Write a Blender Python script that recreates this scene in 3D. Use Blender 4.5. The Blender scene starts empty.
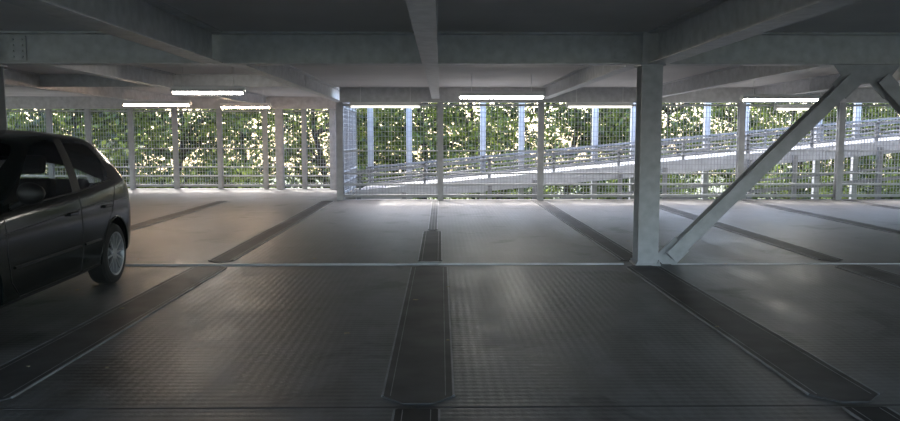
import bpy, bmesh, math, random
import numpy as np
from mathutils import Vector, Matrix
from mathutils.bvhtree import BVHTree
random.seed(4); rng=np.random.default_rng(4)
C=bpy.context.scene.collection

# ------------------------------------------------------------ materials
def mat(name, col, rough=.5, metal=0., var=0., scale=5., bump=0., emis=None, estr=0, spec=None, dist=.01):
    m=bpy.data.materials.new(name); m.use_nodes=True
    nt=m.node_tree; b=nt.nodes['Principled BSDF']
    b.inputs['Base Color'].default_value=(*col,1); b.inputs['Roughness'].default_value=rough
    b.inputs['Metallic'].default_value=metal
    if spec is not None: b.inputs['Specular IOR Level'].default_value=spec
    if var>0 or bump>0:
        tc=nt.nodes.new('ShaderNodeTexCoord'); n=nt.nodes.new('ShaderNodeTexNoise')
        n.inputs['Scale'].default_value=scale; n.inputs['Detail'].default_value=6
        nt.links.new(tc.outputs['Object'],n.inputs['Vector'])
        if var>0:
            r=nt.nodes.new('ShaderNodeValToRGB')
            r.color_ramp.elements[0].position=.3; r.color_ramp.elements[1].position=.7
            r.color_ramp.elements[0].color=(*[c*(1-var) for c in col],1)
            r.color_ramp.elements[1].color=(*[min(1,c*(1+var)) for c in col],1)
            nt.links.new(n.outputs['Fac'],r.inputs['Fac']); nt.links.new(r.outputs['Color'],b.inputs['Base Color'])
        if bump>0:
            bp=nt.nodes.new('ShaderNodeBump'); bp.inputs['Strength'].default_value=bump; bp.inputs['Distance'].default_value=dist
            nt.links.new(n.outputs['Fac'],bp.inputs['Height']); nt.links.new(bp.outputs['Normal'],b.inputs['Normal'])
    if emis: 
        b.inputs['Emission Color'].default_value=(*emis,1); b.inputs['Emission Strength'].default_value=estr
    return m

galv=mat('galvanized_steel',(.56,.56,.575),.45,.1,.14,9,.08)
galv_c=mat('galvanized_column',(.40,.405,.425),.5,.1,.14,9,.08)
galv_b=mat('galvanized_steel_bright',(.44,.45,.48),.45,.1,.12,6)
galv_p=mat('galvanized_post',(.38,.39,.41),.5,.1,.12,6)
galv_r=mat('galvanized_ramp_rail',(.21,.215,.23),.5,.15,.15,6)
galv_f=mat('galvanized_fence',(.32,.33,.35),.5,.1,.15,6)
ceilm=mat('ceiling_paint',(.70,.68,.68),.7,0,.08,.8,.1)
concrete=mat('concrete',(.25,.25,.25),.85,0,.2,3,.2)
seamm=mat('seam_cover_rubberised',(.043,.042,.042),.6,0,.55,3.0,.4,spec=.4)
edge=mat('seam_edge_steel',(.22,.225,.235),.5,.2,.3,6)
jointm=mat('joint_steel',(.40,.40,.41),.45,.3,.4,2)
pj=mat('plate_joint_dark',(.05,.05,.05),.7)
ramp_m=mat('ramp_deck',(.14,.143,.15),.65,.0,.15,3)
bark=mat('bark',(.05,.04,.03),.9,0,.4,8,.6)
ground_m=mat('forest_ground',(.06,.07,.03),.95,0,.5,1)
debris=mat('dry_leaf',(.28,.24,.16),.8)

def floor_mat():
    m=bpy.data.materials.new('deck_plate'); m.use_nodes=True; nt=m.node_tree; b=nt.nodes['Principled BSDF']
    N=nt.nodes.new; L=nt.links.new
    tc=N('ShaderNodeTexCoord')
    n1=N('ShaderNodeTexNoise'); n1.inputs['Scale'].default_value=1.1; n1.inputs['Detail'].default_value=10; n1.inputs['Roughness'].default_value=.74
    L(tc.outputs['Object'],n1.inputs['Vector'])
    mp=N('ShaderNodeMapping'); mp.inputs['Scale'].default_value=(3.2,.5,1); L(tc.outputs['Object'],mp.inputs['Vector'])
    n2=N('ShaderNodeTexNoise'); n2.inputs['Scale'].default_value=1; n2.inputs['Detail'].default_value=8; L(mp.outputs['Vector'],n2.inputs['Vector'])
    ad=N('ShaderNodeMath'); ad.operation='MULTIPLY_ADD'; ad.inputs[1].default_value=.55; L(n2.outputs['Fac'],ad.inputs[0]); L(n1.outputs['Fac'],ad.inputs[2])
    r=N('ShaderNodeMapRange'); r.inputs['From Min'].default_value=.65; r.inputs['From Max'].default_value=.87
    L(ad.outputs[0],r.inputs['Value'])
    mx=N('ShaderNodeMix'); mx.data_type='RGBA'
    mx.inputs['A'].default_value=(.055,.054,.053,1); mx.inputs['B'].default_value=(.150,.147,.147,1)
    L(r.outputs['Result'],mx.inputs['Factor'])
    ns=N('ShaderNodeTexNoise'); ns.inputs['Scale'].default_value=.95; ns.inputs['Detail'].default_value=9; ns.inputs['Roughness'].default_value=.65; ns.inputs['Distortion'].default_value=.6
    mps=N('ShaderNodeMapping'); mps.inputs['Location'].default_value=(3.1,7.7,0); L(tc.outputs['Object'],mps.inputs['Vector']); L(mps.outputs['Vector'],ns.inputs['Vector'])
    rs=N('ShaderNodeMapRange'); rs.inputs['From Min'].default_value=.56; rs.inputs['From Max'].default_value=.64; rs.inputs['To Min'].default_value=1; rs.inputs['To Max'].default_value=.45
    L(ns.outputs['Fac'],rs.inputs['Value'])
    mm=N('ShaderNodeMix'); mm.data_type='RGBA'; mm.blend_type='MULTIPLY'; mm.inputs['Factor'].default_value=1
    L(mx.outputs['Result'],mm.inputs['A']); L(rs.outputs['Result'],mm.inputs['B']); L(mm.outputs['Result'],b.inputs['Base Color'])
    r2=N('ShaderNodeMapRange'); r2.inputs['From Min'].default_value=.6; r2.inputs['From Max'].default_value=.92
    r2.inputs['To Min'].default_value=.38; r2.inputs['To Max'].default_value=.54
    L(ad.outputs[0],r2.inputs['Value']); L(r2.outputs['Result'],b.inputs['Roughness'])
    b.inputs['Specular IOR Level'].default_value=.42
    w=N('ShaderNodeTexWave'); w.wave_type='BANDS'; w.bands_direction='Y'; w.inputs['Scale'].default_value=5.2
    L(tc.outputs['Object'],w.inputs['Vector'])
    w2=N('ShaderNodeTexWave'); w2.bands_direction='X'; w2.inputs['Scale'].default_value=5.2
    L(tc.outputs['Object'],w2.inputs['Vector'])
    a2=N('ShaderNodeMath'); a2.operation='MULTIPLY_ADD'; a2.inputs[1].default_value=.6
    L(w2.outputs['Fac'],a2.inputs[0]); L(w.outputs['Fac'],a2.inputs[2])
    bp=N('ShaderNodeBump'); bp.inputs['Strength'].default_value=.3; bp.inputs['Distance'].default_value=.0038
    L(a2.outputs[0],bp.inputs['Height'])
    n3=N('ShaderNodeTexNoise'); n3.inputs['Scale'].default_value=60; L(tc.outputs['Object'],n3.inputs['Vector'])
    bp2=N('ShaderNodeBump'); bp2.inputs['Strength'].default_value=.4; bp2.inputs['Distance'].default_value=.004
    L(n3.outputs['Fac'],bp2.inputs['Height']); L(bp.outputs['Normal'],bp2.inputs['Normal']); L(bp2.outputs['Normal'],b.inputs['Normal'])
    return m
deckm=floor_mat()

def leaf_mat(name,c1,c2):
    m=bpy.data.materials.new(name); m.use_nodes=True; nt=m.node_tree
    for n in list(nt.nodes): nt.nodes.remove(n)
    N=nt.nodes.new; L=nt.links.new
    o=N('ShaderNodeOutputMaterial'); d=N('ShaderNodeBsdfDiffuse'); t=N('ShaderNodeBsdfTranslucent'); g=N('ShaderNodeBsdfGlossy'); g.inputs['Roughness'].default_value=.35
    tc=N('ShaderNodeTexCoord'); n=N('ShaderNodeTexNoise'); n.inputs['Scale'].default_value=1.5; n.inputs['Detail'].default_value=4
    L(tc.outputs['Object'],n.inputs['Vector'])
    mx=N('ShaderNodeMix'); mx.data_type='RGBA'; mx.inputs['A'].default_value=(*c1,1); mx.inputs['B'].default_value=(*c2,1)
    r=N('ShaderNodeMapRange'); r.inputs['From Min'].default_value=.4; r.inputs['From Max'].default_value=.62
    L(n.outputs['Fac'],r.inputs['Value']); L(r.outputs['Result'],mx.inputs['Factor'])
    L(mx.outputs['Result'],d.inputs['Color']); L(mx.outputs['Result'],t.inputs['Color'])
    a=N('ShaderNodeMixShader'); a.inputs[0].default_value=.5; L(d.outputs[0],a.inputs[1]); L(t.outputs[0],a.inputs[2])
    b=N('ShaderNodeMixShader'); b.inputs[0].default_value=.03; L(a.outputs[0],b.inputs[1]); L(g.outputs[0],b.inputs[2])
    L(b.outputs[0],o.inputs['Surface']); return m
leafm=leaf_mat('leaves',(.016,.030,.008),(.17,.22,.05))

# ------------------------------------------------------------ mesh helpers
class MB:
    def __init__(s): s.v=[];s.f=[];s.m=[]
    def add(s,vs,fs,mi=0):
        o=len(s.v); s.v+= [tuple(v) for v in vs]; s.f+=[tuple(i+o for i in f) for f in fs]; s.m+=[mi]*len(fs)
    def box(s,a,b,mi=0,M=None):
        x0,y0,z0=a;x1,y1,z1=b
        vs=[(x0,y0,z0),(x1,y0,z0),(x1,y1,z0),(x0,y1,z0),(x0,y0,z1),(x1,y0,z1),(x1,y1,z1),(x0,y1,z1)]
        if M is not None: vs=[M@Vector(v) for v in vs]
        s.add(vs,[(0,3,2,1),(4,5,6,7),(0,1,5,4),(1,2,6,5),(2,3,7,6),(3,0,4,7)],mi)
    def cyl(s,p0,p1,r0,r1=None,n=12,mi=0):
        r1=r0 if r1 is None else r1
        p0=Vector(p0);p1=Vector(p1);d=(p1-p0).normalized();q=d.to_track_quat('Z','Y')
        vs=[];
        for p,r in((p0,r0),(p1,r1)):
            for i in range(n):
                a=2*math.pi*i/n; vs.append(p+q@Vector((r*math.cos(a),r*math.sin(a),0)))
        fs=[(i,(i+1)%n,n+(i+1)%n,n+i) for i in range(n)]+[tuple(reversed(range(n))),tuple(range(n,2*n))]
        s.add(vs,fs,mi)
    def lathe(s,prof,n=48,mi=0,axis='Y',c=(0,0,0)):
        vs=[];k=len(prof)
        for i in range(n):
            a=2*math.pi*i/n
            for (y,r) in prof: vs.append((c[0]+r*math.cos(a),c[1]+y,c[2]+r*math.sin(a)))
        fs=[(i*k+j,i*k+j+1,((i+1)%n)*k+j+1,((i+1)%n)*k+j) for i in range(n) for j in range(k-1)]
        s.add(vs,fs,mi)
    def obj(s,name,mats,smooth=False,parent=None,bevel=0):
        me=bpy.data.meshes.new(name); me.from_pydata(s.v,[],s.f)
        for m in mats: me.materials.append(m)
        me.polygons.foreach_set('material_index',s.m)
        if smooth: me.polygons.foreach_set('use_smooth',[True]*len(s.f))
        me.update(); o=bpy.data.objects.new(name,me); C.objects.link(o)
        if parent: o.parent=parent
        if bevel:
            bv=o.modifiers.new('b','BEVEL'); bv.width=bevel; bv.segments=2; bv.limit_method='ANGLE'
        return o

def frame(p0,p1,up=(0,0,1)):
    p0=Vector(p0);p1=Vector(p1);d=(p1-p0).normalized();u=Vector(up);s=d.cross(u).normalized();u=s.cross(d)
    M=Matrix((( s.x,d.x,u.x,p0.x),(s.y,d.y,u.y,p0.y),(s.z,d.z,u.z,p0.z),(0,0,0,1)))
    return M,(p1-p0).length
def ibeam(mb,p0,p1,dep,wid,tf=.016,tw=.01,up=(0,0,1),mi=0):
    M,L=frame(p0,p1,up)
    mb.box((-wid/2,0,-dep/2),(wid/2,L,-dep/2+tf),mi,M)
    mb.box((-wid/2,0,dep/2-tf),(wid/2,L,dep/2),mi,M)
    mb.box((-tw/2,0,-dep/2+tf),(tw/2,L,dep/2-tf),mi,M)

D1=8.55; D2=17.6; D3=21.6; ZB=2.27; ZC=2.62
XL,XR,YB=-17.0,19.0,-4.0

# ------------------------------------------------------------ floor
mb=MB()
mb.box((XL,YB,-.25),(XR,D2+.15,0)); mb.box((XL,D2+.15,-.25),(-2.3,D3+.15,0))
floor=mb.obj('floor',[deckm])
mb=MB()
mb.box((XL,YB,ZC),(XR,D2+.2,ZC+.2)); mb.box((XL,D2+.2,ZC),(-2.25,D3+.2,ZC+.2))
mb.obj('ceiling',[ceilm])

def seam(x,y0,y1,w,ch=.12,mm=None):
    mb=MB()
    h=.008
    def plate(x0,x1,y0,y1,c,z,mi):
        pts=[(x0,y0+c),(x0+c,y0),(x1-c,y0),(x1,y0+c),(x1,y1-c),(x1-c,y1),(x0+c,y1),(x0,y1-c)]
        n=8; vs=[(a,b,0.0005) for a,b in pts]+[(a,b,z) for a,b in pts]
        mb.add(vs,[tuple(range(n,2*n)),tuple(reversed(range(n)))]+[(i,(i+1)%n,n+(i+1)%n,n+i) for i in range(n)],mi)
    plate(x-w/2,x+w/2,y0,y1,ch,h,0)
    for s in(-1,1):
        mb.box((x+s*(w/2)-.006,y0+ch,.0005),(x+s*(w/2)+.006,y1-ch,.011),1)
        mb.box((x+s*(w/2-.045)-.002,y0+ch,.0005),(x+s*(w/2-.045)+.002,y1-ch,.0095),1)
    mb.obj('floor_seam_cover',[mm or seamm,edge])
seam_dark=mat('seam_gap_dark',(.024,.024,.025),.65,0,.5,3,.3,spec=.3)
for x in (-7.4,-5.0,-2.6,-.13,2.28,4.65,7.05,9.45,11.9):
    seam(x,3.98,D1-.12,.40)
    if x==-.13:
        seam(x,D1+.12,D1+3.1,.28,.1,seam_dark); seam(x,D1+3.2,D2-.3,.14,.03)
    else: seam(x,D1+.15,D2-.3,.29,.1,seam_dark)
    seam(x,-3,3.9,.24,.02,seam_dark)
mb=MB(); mb.box((-.26,D1-.02,.0005),(0,D1+.02,.03)); mb.box((-.24,D1+.05,.0005),(-.02,D1+.1,.02)); mb.obj('seam_end_plate',[edge])
mb=MB()
mb.box((XL,D1-.06,.0005),(2.1,D1-.036,.02)); mb.box((XL,D1+.015,.0005),(2.1,D1+.022,.012))
mb.box((2.65,D1-.06,.0005),(XR,D1-.036,.012))
mb.obj('floor_expansion_joint',[jointm])
mb=MB(); mb.box((XL,3.93,.0005),(XR,3.945,.002)); mb.obj('floor_plate_joint',[pj])
mb=MB()
for i in range(16):
    x=random.uniform(-4,4);y=random.uniform(3.8,12);s=random.uniform(.012,.028);a=random.random()*6
    vs=[(x+s*math.cos(a+t),y+s*.7*math.sin(a+t)+0,.004+.008*(k%2)) for k,t in enumerate((0,1.1,2.2,3.3,4.5,5.4))]
    mb.add(vs,[(0,1,2,3,4,5)])
mb.obj('fallen_leaves',[debris])

# ------------------------------------------------------------ steel structure
def beam(p0,p1,dep,wid,**k):
    mb=MB(); ibeam(mb,p0,p1,dep,wid,**k); return mb.obj('ceiling_beam',[galv],bevel=.003)
zc=(ZB+ZC)/2; dep=ZC-ZB
mb=MB(); ibeam(mb,(XL,D1,zc),(XR,D1,zc),dep,.22,tf=.02)
CX=2.36
for cx in (CX,-5.05,7.2):
    for ox in (-.35,.35):
        mb.box((cx+ox-.09,D1-.022,ZB+.04),(cx+ox+.09,D1-.005,ZC-.04))
        for i in (-1,1):
            for j in range(4):
                z=ZB+.08+j*.063
                mb.cyl((cx+ox+i*.05,D1-.022,z),(cx+ox+i*.05,D1-.04,z),.013,n=6)
    mb.box((cx-.12,D1-.122,ZB+.001),(cx+.12,D1-.112,ZC-.002))
mb.obj('ceiling_beam',[galv],bevel=.003)
for x,w in ((-7.4,.24),(-2.52,.24),(2.42,.24),(7.3,.24),(-.12,.18),(-4.95,.14),(4.85,.14)):
    big=w>.2
    if big: beam((x,YB,zc),(x,D1-.13,zc),dep,w)
    elif w==.18: beam((x,YB,zc),(x,D1-.12,zc),dep,w)
    ye=D2 if x>-2 else D3
    beam((x,D1+.12,zc+.04),(x,ye-.1,zc+.04),dep-.08,.18)
beam((XL,YB+.2,zc),(XR,YB+.2,zc),dep,.22)
beam((-2.35,D2,zc-.0),(XR,D2,zc-.0),dep,.2)
beam((XL,D3,zc),(-2.35,D3,zc),dep,.2)
beam((XL,D2-3.5,zc+.06),(-2.5,D2-3.5,zc+.06),dep-.12,.16)

def column(x,y,w=.235,h=ZB,plates=True):
    mb=MB(); ibeam(mb,(x,y,0.0),(x,y,h),w,w,tf=.018,up=(0,1,0))
    if plates:
        mb.box((x-w*.62,y-w*.62,0),(x+w*.62,y+w*.62,.022))
        for sx in(-1,1):
            for sy in(-1,1): mb.cyl((x+sx*w*.52,y+sy*w*.52,.02),(x+sx*w*.52,y+sy*w*.52,.05),.016,n=6)
        mb.box((x-w*.6,y-w*.6,h-.02),(x+w*.6,y+w*.6,h))
    return mb.obj('steel_column',[galv_c],bevel=.003)
for x in (CX,7.2,-5.06,12.0,-12.2): column(x,D1)
for x in (CX,-5.06): column(x,YB+.2)

def brace(p0,p1):
    mb=MB(); ibeam(mb,p0,p1,.15,.15,tf=.012,up=(0,1,0))
    for p,s in((p0,1),(p1,-1)):
        p=Vector(p); d=(Vector(p1)-Vector(p0)).normalized()*s
        M,_=frame(p-d*.12,p+d*.1,(0,1,0))
        mb.box((-.12,0,-.008),(.12,.32,.008),0,M)
        for i in(-1,1):
            for j in(.17,.25): 
                q=M@Vector((i*.04,j,0)); mb.cyl(q-Vector((0,.03,0)),q+Vector((0,.03,0)),.012,n=6)
    return mb.obj('diagonal_brace',[galv_c],bevel=.003)
brace((2.64,D1,.09),(4.66,D1,2.12)); brace((6.94,D1,.09),(4.98,D1,2.12))
mb=MB(); 
vs=[(4.45,D1-.01,ZB),(5.2,D1-.01,ZB),(5.05,D1-.01,ZB-.2),(4.6,D1-.01,ZB-.2)]
mb.add(vs+[(a,D1+.01,c) for a,_,c in vs],[(0,3,2,1),(4,5,6,7),(0,1,5,4),(1,2,6,5),(2,3,7,6),(3,0,4,7)])
mb.obj('gusset_plate',[galv_c])

# ------------------------------------------------------------ fences
def fence(p0,p1,posts,name='wire_mesh_fence',wires=.075,post_w=.1):
    p0=Vector((*p0,0));p1=Vector((*p1,0));L=(p1-p0).length
    M,_=frame(p0,p1)
    mb=MB()
    z0,z1=.06,ZB-.02
    n=int(L/wires)
    for i in range(n+1):
        y=i*L/n; mb.box((-.004,y-.006,z0),(.004,y+.006,z1),0,M)
    z=z0
    while z<z1: mb.box((-.003,0,z-.005),(.003,L,z+.005),0,M); z+=.11
    for z,h in((.10,.06),(.36,.04),(.62,.035),(1.15,.03),(ZB-.06,.05)): mb.box((-.03,0,z-h/2),(.03,L,z+h/2),1,M)
    for y in posts:
        if post_w>.08: 
            ibeam(mb,M@Vector((.07,y,0)),M@Vector((.07,y,ZB)),post_w,post_w*1.0,up=(0,1,0),mi=1)
        else: mb.box((-.03,y-.03,0),(.03,y+.03,ZB),1,M)
    return mb.obj(name,[galv_f,galv_p])
fence((-2.35,D2),(XR-.1,D2),[0.0+i*2.34 for i in range(9)],post_w=.14)
fence((XL+.1,D3),(-2.4,D3),[0.2,1.6,3.0,4.4,5.8,6.9,8.1,9.35,10.6,11.9,13.0,14.2],post_w=.12)
fence((-2.42,D2+.1),(-2.42,D3-.1),[.9,1.9,2.9],post_w=.07)
fence((XL+.05,YB),(XL+.05,D3),[i*2.4 for i in range(11)])
fence((XR-.05,YB),(XR-.05,D2),[i*2.4 for i in range(9)])
column(-4.55,D3-.25,.2,ZB,False)
column(-3.05,D3-.25,.18,ZB,False)
mb=MB(); mb.box((XL,YB-.2,0),(XR,YB,.5)); mb.obj('wall_back',[concrete])

# ------------------------------------------------------------ ramp outside
def rz(x): return .32+ (x-0.0)*.093
x0,x1=-3.6,17.5
mb=MB()
def slopebox(y0,y1,za,zb,mi,xa=x0,xb=x1):
    vs=[(xa,y0,rz(xa)+za),(xb,y0,rz(xb)+za),(xb,y1,rz(xb)+za),(xa,y1,rz(xa)+za),(xa,y0,rz(xa)+zb),(xb,y0,rz(xb)+zb),(xb,y1,rz(xb)+zb),(xa,y1,rz(xa)+zb)]
    mb.add(vs,[(0,3,2,1),(4,5,6,7),(0,1,5,4),(1,2,6,5),(2,3,7,6),(3,0,4,7)],mi)
ry0,ry1=18.5,21.3
slopebox(ry0,ry1,-.08,0,0,-2.1)
slopebox(ry0-.06,ry0,-.28,.04,1,-2.1); slopebox(ry1,ry1+.06,-.25,.06,2,-2.1)
for yy in (ry0+.05,ry1-.05):
    for z,h in((.12,.04),(.23,.04),(.34,.04),(.46,.06)): slopebox(yy-.03,yy+.03,z,z+h,2,-2.1)
    x=-2.0
    while x<x1: mb.box((x-.03,yy-.03,rz(x)),(x+.03,yy+.03,rz(x)+.5),2); x+=1.6
slopebox(ry0-.04,ry0+.04,-.95,-.87,2,3.0,x1); slopebox(ry0-.04,ry0+.04,-.68,-.63,2,1.0,x1)
x=-2.0
for i in range(6):
    for dx in (0,1.1):
        xx=x+dx+i*3.2
        if i==5 and dx: continue
        mb.box((xx-.08,ry1+.1,-3),(xx+.08,ry1+.22,3.6),1)
        mb.box((xx-.05,ry0-.2,-3),(xx+.05,ry0-.1,rz(xx)-.1),2)
mb.obj('vehicle_ramp',[ramp_m,galv_b,galv_r])

# ------------------------------------------------------------ lights
def tube_mat(name,col,s): return mat(name,(1,1,1),.4,emis=col,estr=s)
t_cool=tube_mat('tube_cool',(1,.95,.86),22); t_warm=tube_mat('tube_warm',(1,.70,.48),34); t_dim=tube_mat('tube_dim',(1,.95,.8),1.2)
white=mat('fixture_white',(.8,.8,.8),.4)
def tube(x,y,z,L,tm):
    mb=MB()
    mb.box((-L/2,-.05,.04),(L/2,.05,.085),0)
    for s in(-1,1): mb.add([(-L/2,s*.05,.045),(L/2,s*.05,.045),(L/2,s*.10,.0),(-L/2,s*.10,.0)],[(0,1,2,3)],0)
    mb.cyl((-L/2+.03,0,-.002),(L/2-.03,0,-.002),.04,n=14,mi=1)
    mb.box((-L/2,-.05,-.035),(-L/2+.03,.05,.04),0); mb.box((L/2-.03,-.05,-.035),(L/2,.05,.04),0)
    for xx in(-L*.35,L*.35): mb.cyl((xx,0,.07),(xx,0,ZC-z-.001),.006,n=6)
    o=mb.obj('fluorescent_light',[white,tm]); o.location=(x,y,z); return o
tube(-6.35,17.0,2.2,1.5,t_warm); tube(-3.85,12.6,2.21,1.2,t_cool); tube(1.1,13.7,2.2,1.55,t_cool); tube(6.6,14.6,2.2,1.55,t_cool)
tube(-1.25,17.1,2.17,1.6,t_dim); tube(3.6,17.1,2.17,1.5,t_dim); tube(8.2,17.1,2.12,1.2,t_dim)
tube(-4.7,18.3,2.2,1.2,t_warm)

# ------------------------------------------------------------ trees & ground
mb=MB(); mb.box((-80,D3+.3,-3.4),(80,90,-3)); mb.box((-80,-60,-3.4),(80,D3+.3,-3)); mb.obj('ground',[ground_m])
def treemesh(name,H,R,nl,z0,nc=42,sg=.33):
    mb=MB()
    prev=Vector((0,0,0)); r=.2
    pts=[prev]
    for i in range(6):
        nx=prev+Vector((random.uniform(-.25,.25),random.uniform(-.25,.25),H*.8/6)); mb.cyl(prev,nx,r,r*.8,8,0); r*=.8; prev=nx; pts.append(nx)
    tips=[]
    for i in range(26):
        b=random.choice(pts[1:]); a=random.random()*6.28; l=random.uniform(.5,1)*R
        t=b+Vector((math.cos(a)*l,math.sin(a)*l,random.uniform(.2,1.4))); mid=(b+t)/2+Vector((0,0,.2))
        mb.cyl(b,mid,.06,.04,5,0); mb.cyl(mid,t,.04,.012,5,0); tips+= [t,mid]
    cl=[t for t in tips]
    for i in range(nc):
        a=random.random()*6.28; rr=R*math.sqrt(random.random()); cl.append(Vector((rr*math.cos(a),rr*math.sin(a),random.uniform(z0,H))))
    cl=np.array([tuple(c) for c in cl])
    idx=rng.integers(0,len(cl),nl)
    c=cl[idx]+rng.normal(0,sg,(nl,3))
    u=rng.normal(size=(nl,3)); u/=np.linalg.norm(u,axis=1,keepdims=True)
    w=rng.normal(size=(nl,3)); w=np.cross(u,w); w/=np.linalg.norm(w,axis=1,keepdims=True)
    s=rng.uniform(.06,.13,(nl,1))
    V=np.stack([c-u*s,c-w*s*.6,c+u*s,c+w*s*.6],axis=1).reshape(-1,3)
    o=len(mb.v); mb.v+= [tuple(v) for v in V]
    mb.f+=[(o+4*i,o+4*i+1,o+4*i+2,o+4*i+3) for i in range(nl)]; mb.m+=[1]*nl
    me=bpy.data.meshes.new(name); me.from_pydata(mb.v,[],mb.f); me.materials.append(bark); me.materials.append(leafm)
    me.polygons.foreach_set('material_index',mb.m); me.update(); return me
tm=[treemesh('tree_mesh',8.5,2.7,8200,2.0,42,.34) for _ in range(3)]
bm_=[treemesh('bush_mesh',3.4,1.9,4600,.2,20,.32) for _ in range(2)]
def inst(name,me,x,y,s,rot):
    o=bpy.data.objects.new(name,me); C.objects.link(o); o.location=(x,y,-3); o.scale=(s,s,s); o.rotation_euler=(0,0,rot)
k=0
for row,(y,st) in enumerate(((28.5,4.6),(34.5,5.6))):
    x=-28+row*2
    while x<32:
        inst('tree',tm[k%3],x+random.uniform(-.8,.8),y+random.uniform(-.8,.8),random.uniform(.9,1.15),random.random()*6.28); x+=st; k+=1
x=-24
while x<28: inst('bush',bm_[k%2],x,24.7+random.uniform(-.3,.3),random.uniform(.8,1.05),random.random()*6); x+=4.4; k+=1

# ------------------------------------------------------------ car
paint=mat('car_paint',(.008,.0105,.0105),.12,0,spec=.20)
black=mat('black_plastic',(.008,.008,.009),.55); rubber=mat('tyre_rubber',(.015,.015,.015),.8,0,.2,20)
alloy=mat('alloy',(.36,.37,.39),.35,.5); red=mat('tail_lamp_red',(.25,.01,.01),.15); lamp=mat('headlamp',(.6,.62,.65),.08,.5)
seatm=mat('seat_fabric',(.03,.03,.035),.9); plate_m=mat('number_plate',(.7,.7,.7),.4)
glass=bpy.data.materials.new('car_glass'); glass.use_nodes=True; nt=glass.node_tree
for n in list(nt.nodes): nt.nodes.remove(n)
o_=nt.nodes.new('ShaderNodeOutputMaterial'); tr=nt.nodes.new('ShaderNodeBsdfTransparent'); tr.inputs[0].default_value=(.88,.92,.92,1)
gl=nt.nodes.new('ShaderNodeBsdfGlossy'); gl.inputs['Roughness'].default_value=.03; gl.inputs[0].default_value=(.7,.75,.8,1)
fr=nt.nodes.new('ShaderNodeFresnel'); fr.inputs['IOR'].default_value=1.4; ms=nt.nodes.new('ShaderNodeMixShader')
nt.links.new(fr.outputs[0],ms.inputs[0]); nt.links.new(tr.outputs[0],ms.inputs[1]); nt.links.new(gl.outputs[0],ms.inputs[2]); nt.links.new(ms.outputs[0],o_.inputs[0])

car=bpy.data.objects.new('car',None); C.objects.link(car)
ST=[(-.66,-.66,.60,.34,.80,.50,.84,.86,-.05),
    (-.62,-.60,.74,.27,.90,.58,.96,.97,-.05),
    (-.53,-.42,.80,.24,1.00,.58,1.24,1.27,-.05),
    (-.36,-.17,.825,.22,1.04,.57,1.43,1.46,-.03),
    (-.10,.10,.835,.20,1.03,.57,1.475,1.505,0),
    (.74,.70,.845,.18,.975,.59,1.50,1.53,0),
    (.83,.80,.845,.18,.97,.59,1.50,1.53,0),
    (1.98,1.22,.84,.18,.925,.57,1.465,1.50,.02),
    (2.10,1.34,.84,.18,.92,.56,1.43,1.47,.04),
    (2.42,2.34,.835,.18,.90,.62,.93,.97,.12),
    (2.85,2.85,.82,.19,.83,.60,.86,.90,.06),
    (3.15,3.15,.77,.20,.74,.54,.77,.80,.08),
    (3.28,3.28,.66,.24,.62,.46,.66,.69,.10)]
V=[];F=[];MI=[]
def ring(s):
    xl,xu,W,zb,be,tw,tz,cz,bow=s
    p=[(xl+bow,0,zb),(xl,.85*W,zb),(xl,.965*W,zb+.07),(xl,W,.56*min(1,be/.8)),(xl,.985*W,be-.09),(xl,.94*W,be)]
    a=Vector((xl,.94*W,be)); c=Vector((xu,tw+.025,tz-.045)); m=(a+c)/2+Vector((0,.025 if tz>1.1 else .01,0))
    p+=[tuple(m),tuple(c),(xu,tw-.05,tz),(xu+bow*.7,tw*.5,(tz+cz*2)/3),(xu+bow,0,cz)]
    L=p; R=[(x,-y,z) for x,y,z in reversed(p[1:-1])]
    return L+R
NR=20
for s in ST: V+=ring(s)
def mi_for(i,j):
    jj=j if j<10 else 19-j
    if i in(4,6) and jj in(5,6): return 1
    if i in(5,) and jj in (5,6): return 2
    if i==8 and jj in(7,8,9): return 1
    if i in (1,2) and jj in(8,9): return 1
    if i==1 and jj in(5,6): return 3
    if i==10 and jj in(5,6,4): return 4
    if jj in (0,1): return 2
    return 0
for i in range(len(ST)-1):
    for j in range(NR):
        a=i*NR+j;b=i*NR+(j+1)%NR;F.append((a,b,b+NR,a+NR));MI.append(mi_for(i,j))
F.append(tuple(range(NR)));MI.append(0); n0=(len(ST)-1)*NR; F.append(tuple(n0+i for i in reversed(range(NR))));MI.append(2)
me=bpy.data.meshes.new('body'); me.from_pydata(V,[],F)
cm=[paint,glass,black,red,lamp]
for m in cm: me.materials.append(m)
me.polygons.foreach_set('material_index',MI)
bm=bmesh.new(); bm.from_mesh(me); bmesh.ops.recalc_face_normals(bm,faces=bm.faces)
cl=bm.edges.layers.float.get('crease_edge') or bm.edges.layers.float.new('crease_edge')
for e in bm.edges:
    if len(e.link_faces)==2 and e.link_faces[0].material_index!=e.link_faces[1].material_index: e[cl]=.45
bm.to_mesh(me); bm.free()
tmp=bpy.data.objects.new('tmp',me); C.objects.link(tmp)
ss=tmp.modifiers.new('s','SUBSURF'); ss.levels=3; ss.render_levels=3
cut=[]
for ax in(0,2.51):
    for s in(-1,1):
        q=MB(); q.cyl((ax,s*.52,.31),(ax,s*1.1,.31),.355,n=48); q.m=[2]*len(q.m)
        o=q.obj('cutter',cm); cut.append(o)
        bo=tmp.modifiers.new('b','BOOLEAN'); bo.object=o; bo.operation='DIFFERENCE'; bo.solver='EXACT'
bpy.context.view_layer.update()
dg=bpy.context.evaluated_depsgraph_get()
nm=bpy.data.meshes.new_from_object(tmp.evaluated_get(dg)); nm.name='body'
bpy.data.objects.remove(tmp)
for o in cut: bpy.data.objects.remove(o)
mids=[p.material_index for p in nm.polygons]
nm.materials.clear()
for m in cm: nm.materials.append(m)
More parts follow.
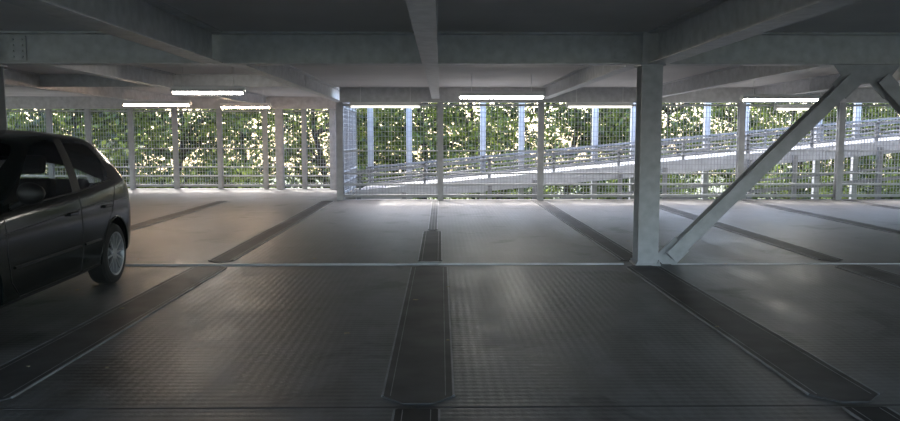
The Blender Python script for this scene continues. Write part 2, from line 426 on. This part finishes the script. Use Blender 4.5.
for p,i in zip(nm.polygons,mids): p.material_index=i; p.use_smooth=True
body=bpy.data.objects.new('body',nm); C.objects.link(body); body.parent=car
try: nm.set_sharp_from_angle(angle=math.radians(40))
except Exception: pass
bmb=bmesh.new(); bmb.from_mesh(nm); bvh=BVHTree.FromBMesh(bmb)
def surf(x,z,side=1):
    h=bvh.ray_cast(Vector((x,side*2,z)),Vector((0,-side,0)))
    return h[0] if h[0] else Vector((x,side*.8,z))
def line(name,pts,r,m,side=1,off=0.0):
    cu=bpy.data.curves.new(name,'CURVE'); cu.dimensions='3D'; cu.bevel_depth=r; cu.bevel_resolution=2
    P=[]
    for a,b in zip(pts[:-1],pts[1:]):
        for k in range(12): t=k/12; P.append((a[0]*(1-t)+b[0]*t,a[1]*(1-t)+b[1]*t))
    P.append(pts[-1])
    sp=cu.splines.new('POLY'); sp.points.add(len(P)-1)
    for i,(x,z) in enumerate(P):
        q=surf(x,z,side); sp.points[i].co=(q.x,q.y+side*off,q.z,1)
    cu.materials.append(m); o=bpy.data.objects.new(name,cu); C.objects.link(o); o.parent=car
for sd in(1,-1):
    line('door_seam_front',[(.80,.94),(.80,.45),(.84,.27),(1.9,.27),(2.03,.4),(2.08,.60),(2.06,.88)],.004,black,sd)
    line('door_seam_rear',[(.80,.27),(.42,.27),(.30,.55),(.10,.72),(-.06,.98)],.004,black,sd)
    line('side_moulding_front',[(.86,.50),(1.99,.50)],.012,black,sd)
    line('side_moulding_rear',[(.40,.50),(.76,.50)],.012,black,sd)
    line('belt_crease',[(-.35,.84),(.5,.84),(1.3,.80),(2.1,.76)],.003,black,sd)
    line('window_trim',[(-.08,1.04),(.8,.975),(1.95,.93)],.009,black,sd)
    for hx in(.93,.16):
        q=surf(hx+.05,.80,sd); h=MB(); h.box((hx-.02,q.y-.01,.785),(hx+.16,q.y+sd*.028,.815)) if sd>0 else h.box((hx-.02,q.y-.028,.785),(hx+.16,q.y+.01,.815))
        h.obj('door_handle',[paint],parent=car,bevel=.008)
    bmx=bmesh.new(); bmesh.ops.create_icosphere(bmx,subdivisions=3,radius=1)
    for v in bmx.verts:
        x,y,z=v.co; v.co=Vector((1.90+.07*x,sd*(.93+.10*y),1.04+.085*z*(1-.15*y)))
        if v.co.x<1.87: v.co.x=1.87
    mm=bpy.data.meshes.new('mirror'); bmx.to_mesh(mm); mm.materials.append(black)
    for p in mm.polygons: p.use_smooth=True
    mo=bpy.data.objects.new('mirror_housing',mm); C.objects.link(mo); mo.parent=car
    a=MB(); a.cyl((1.90,sd*.76,.93),(1.90,sd*.88,.98),.03,.025,10); a.obj('mirror_arm',[black],parent=car)
    for ax in(0,2.51):
        w=MB()
        yo=sd*.815
        def P(d,r): return (-sd*d,r)
        w.lathe([P(.0,.215),P(-.004,.235),P(.0,.265),P(.012,.29),P(.035,.302),P(.15,.302),P(.18,.285),P(.19,.21)],64,0,c=(ax,yo,.303))
        w.lathe([P(.004,.222),P(-.002,.215),P(.004,.203),P(.03,.198),P(.12,.19),P(.19,.19)],64,1,c=(ax,yo,.303))
        w.lathe([P(.10,.0),P(.10,.19)],48,2,c=(ax,yo,.303))
        w.lathe([P(.008,0),P(.008,.028),P(.014,.05),P(.03,.058),P(.06,.06)],32,1,c=(ax,yo,.303))
        for k in range(12):
            an=2*math.pi*k/12+.1
            R=Matrix.Translation((ax,yo,.303))@Matrix.Rotation(an,4,'Y')
            wd=.010
            y_in=-sd*.012; y_out=-sd*.008
            vs=[(.045,y_in,-wd),(.045,y_in,wd),(.208,y_out,wd*.8),(.208,y_out,-wd*.8),(.045,y_in-sd*.015,-wd),(.045,y_in-sd*.015,wd),(.205,y_out-sd*.015,wd*.8),(.205,y_out-sd*.015,-wd*.8)]
            w.add([R@Vector(v) for v in vs],[(0,1,2,3),(4,7,6,5),(0,4,5,1),(1,5,6,2),(2,6,7,3),(3,7,4,0)],1)
        w.obj('wheel',[rubber,alloy,black],parent=car,smooth=False)
        cu=bpy.data.curves.new('arch','CURVE'); cu.dimensions='3D'; cu.bevel_depth=.012
        P_=[]
        for k in range(25):
            an=math.radians(-8+196*k/24); x=ax+.362*math.cos(an); z=.31+.362*math.sin(an)
            h=bvh.ray_cast(Vector((x,sd*2,z)),Vector((0,-sd,0)))
            if h[0] and abs(h[0].y)>.7: P_.append((x,h[0].y-sd*.004,z,1))
        sp=cu.splines.new('POLY'); sp.points.add(len(P_)-1)
        for i,c in enumerate(P_): sp.points[i].co=c
        cu.materials.append(paint); o=bpy.data.objects.new('wheel_arch_lip',cu); C.objects.link(o); o.parent=car
def rbox(name,a,b,rot=0,m=seatm):
    q=MB(); c=[(a[i]+b[i])/2 for i in range(3)]
    q.box([a[i]-c[i] for i in range(3)],[b[i]-c[i] for i in range(3)]); o=q.obj(name,[m],parent=car,bevel=.04); o.location=c; o.rotation_euler=(0,rot,0)
for sd in(1,-1):
    rbox('front_seat_cushion',(.85,sd*.36-.24,.42),(1.35,sd*.36+.24,.58))
    rbox('front_seat_back',(.74,sd*.36-.23,.52),(.88,sd*.36+.23,1.10),-.25)
    rbox('front_headrest',(.62,sd*.36-.12,1.13),(.71,sd*.36+.12,1.30),-.2)
rbox('rear_seat_cushion',(-.02,-.55,.42),(.45,.55,.58)); rbox('rear_seat_back',(-.12,-.53,.5),(0.0,.53,1.05),-.25)
rbox('dashboard',(1.75,-.68,.62),(2.15,.68,.90),0,black)
q=MB(); 
for k in range(24):
    a=2*math.pi*k/24;b=2*math.pi*(k+1)/24
    q.cyl((1.62+.05*math.sin(a),.36+.18*math.cos(a),.88+.17*math.sin(a)),(1.62+.05*math.sin(b),.36+.18*math.cos(b),.88+.17*math.sin(b)),.013,n=8)
q.cyl((1.62,.2,.88),(1.62,.52,.88),.02); q.cyl((1.62,.36,.88),(1.85,.36,.82),.03); q.obj('steering_wheel',[black],parent=car)
q=MB(); q.box((3.36,-.26,.40),(3.385,.26,.51)); q.obj('number_plate',[plate_m],parent=car)
q=MB(); q.cyl((.25,0,1.49),(.08,0,1.66),.004,.002,8); q.obj('roof_aerial',[black],parent=car)
car.location=(-4.06,7.42,0); car.rotation_euler=(0,0,math.radians(-87.0))

# ------------------------------------------------------------ world, sun, camera
w=bpy.data.worlds.new('world'); bpy.context.scene.world=w; w.use_nodes=True; nt=w.node_tree
sk=nt.nodes.new('ShaderNodeTexSky'); sk.sky_type='NISHITA'; sk.sun_disc=False; sk.sun_elevation=math.radians(52); sk.sun_rotation=math.radians(-20); sk.dust_density=2.6
nt.links.new(sk.outputs[0],nt.nodes['Background'].inputs[0]); nt.nodes['Background'].inputs[1].default_value=.75
sl=bpy.data.lights.new('sun','SUN'); sl.energy=5.5; sl.angle=.01; sl.color=(1,.96,.88)
so=bpy.data.objects.new('sun',sl); C.objects.link(so)
d=-Vector((-.35,.75,1.1)); so.rotation_euler=d.to_track_quat('-Z','Y').to_euler(); so.location=(-10,40,30)
cd=bpy.data.cameras.new('camera'); cd.sensor_width=36; cd.lens=30; cd.clip_end=300
co=bpy.data.objects.new('camera',cd); C.objects.link(co); co.location=(0,0,1.45)
co.rotation_euler=(math.radians(90-5.52),0,math.radians(-.7)); bpy.context.scene.camera=co
bpy.context.scene.view_settings.view_transform='Standard'
bpy.context.scene.view_settings.exposure=1.05
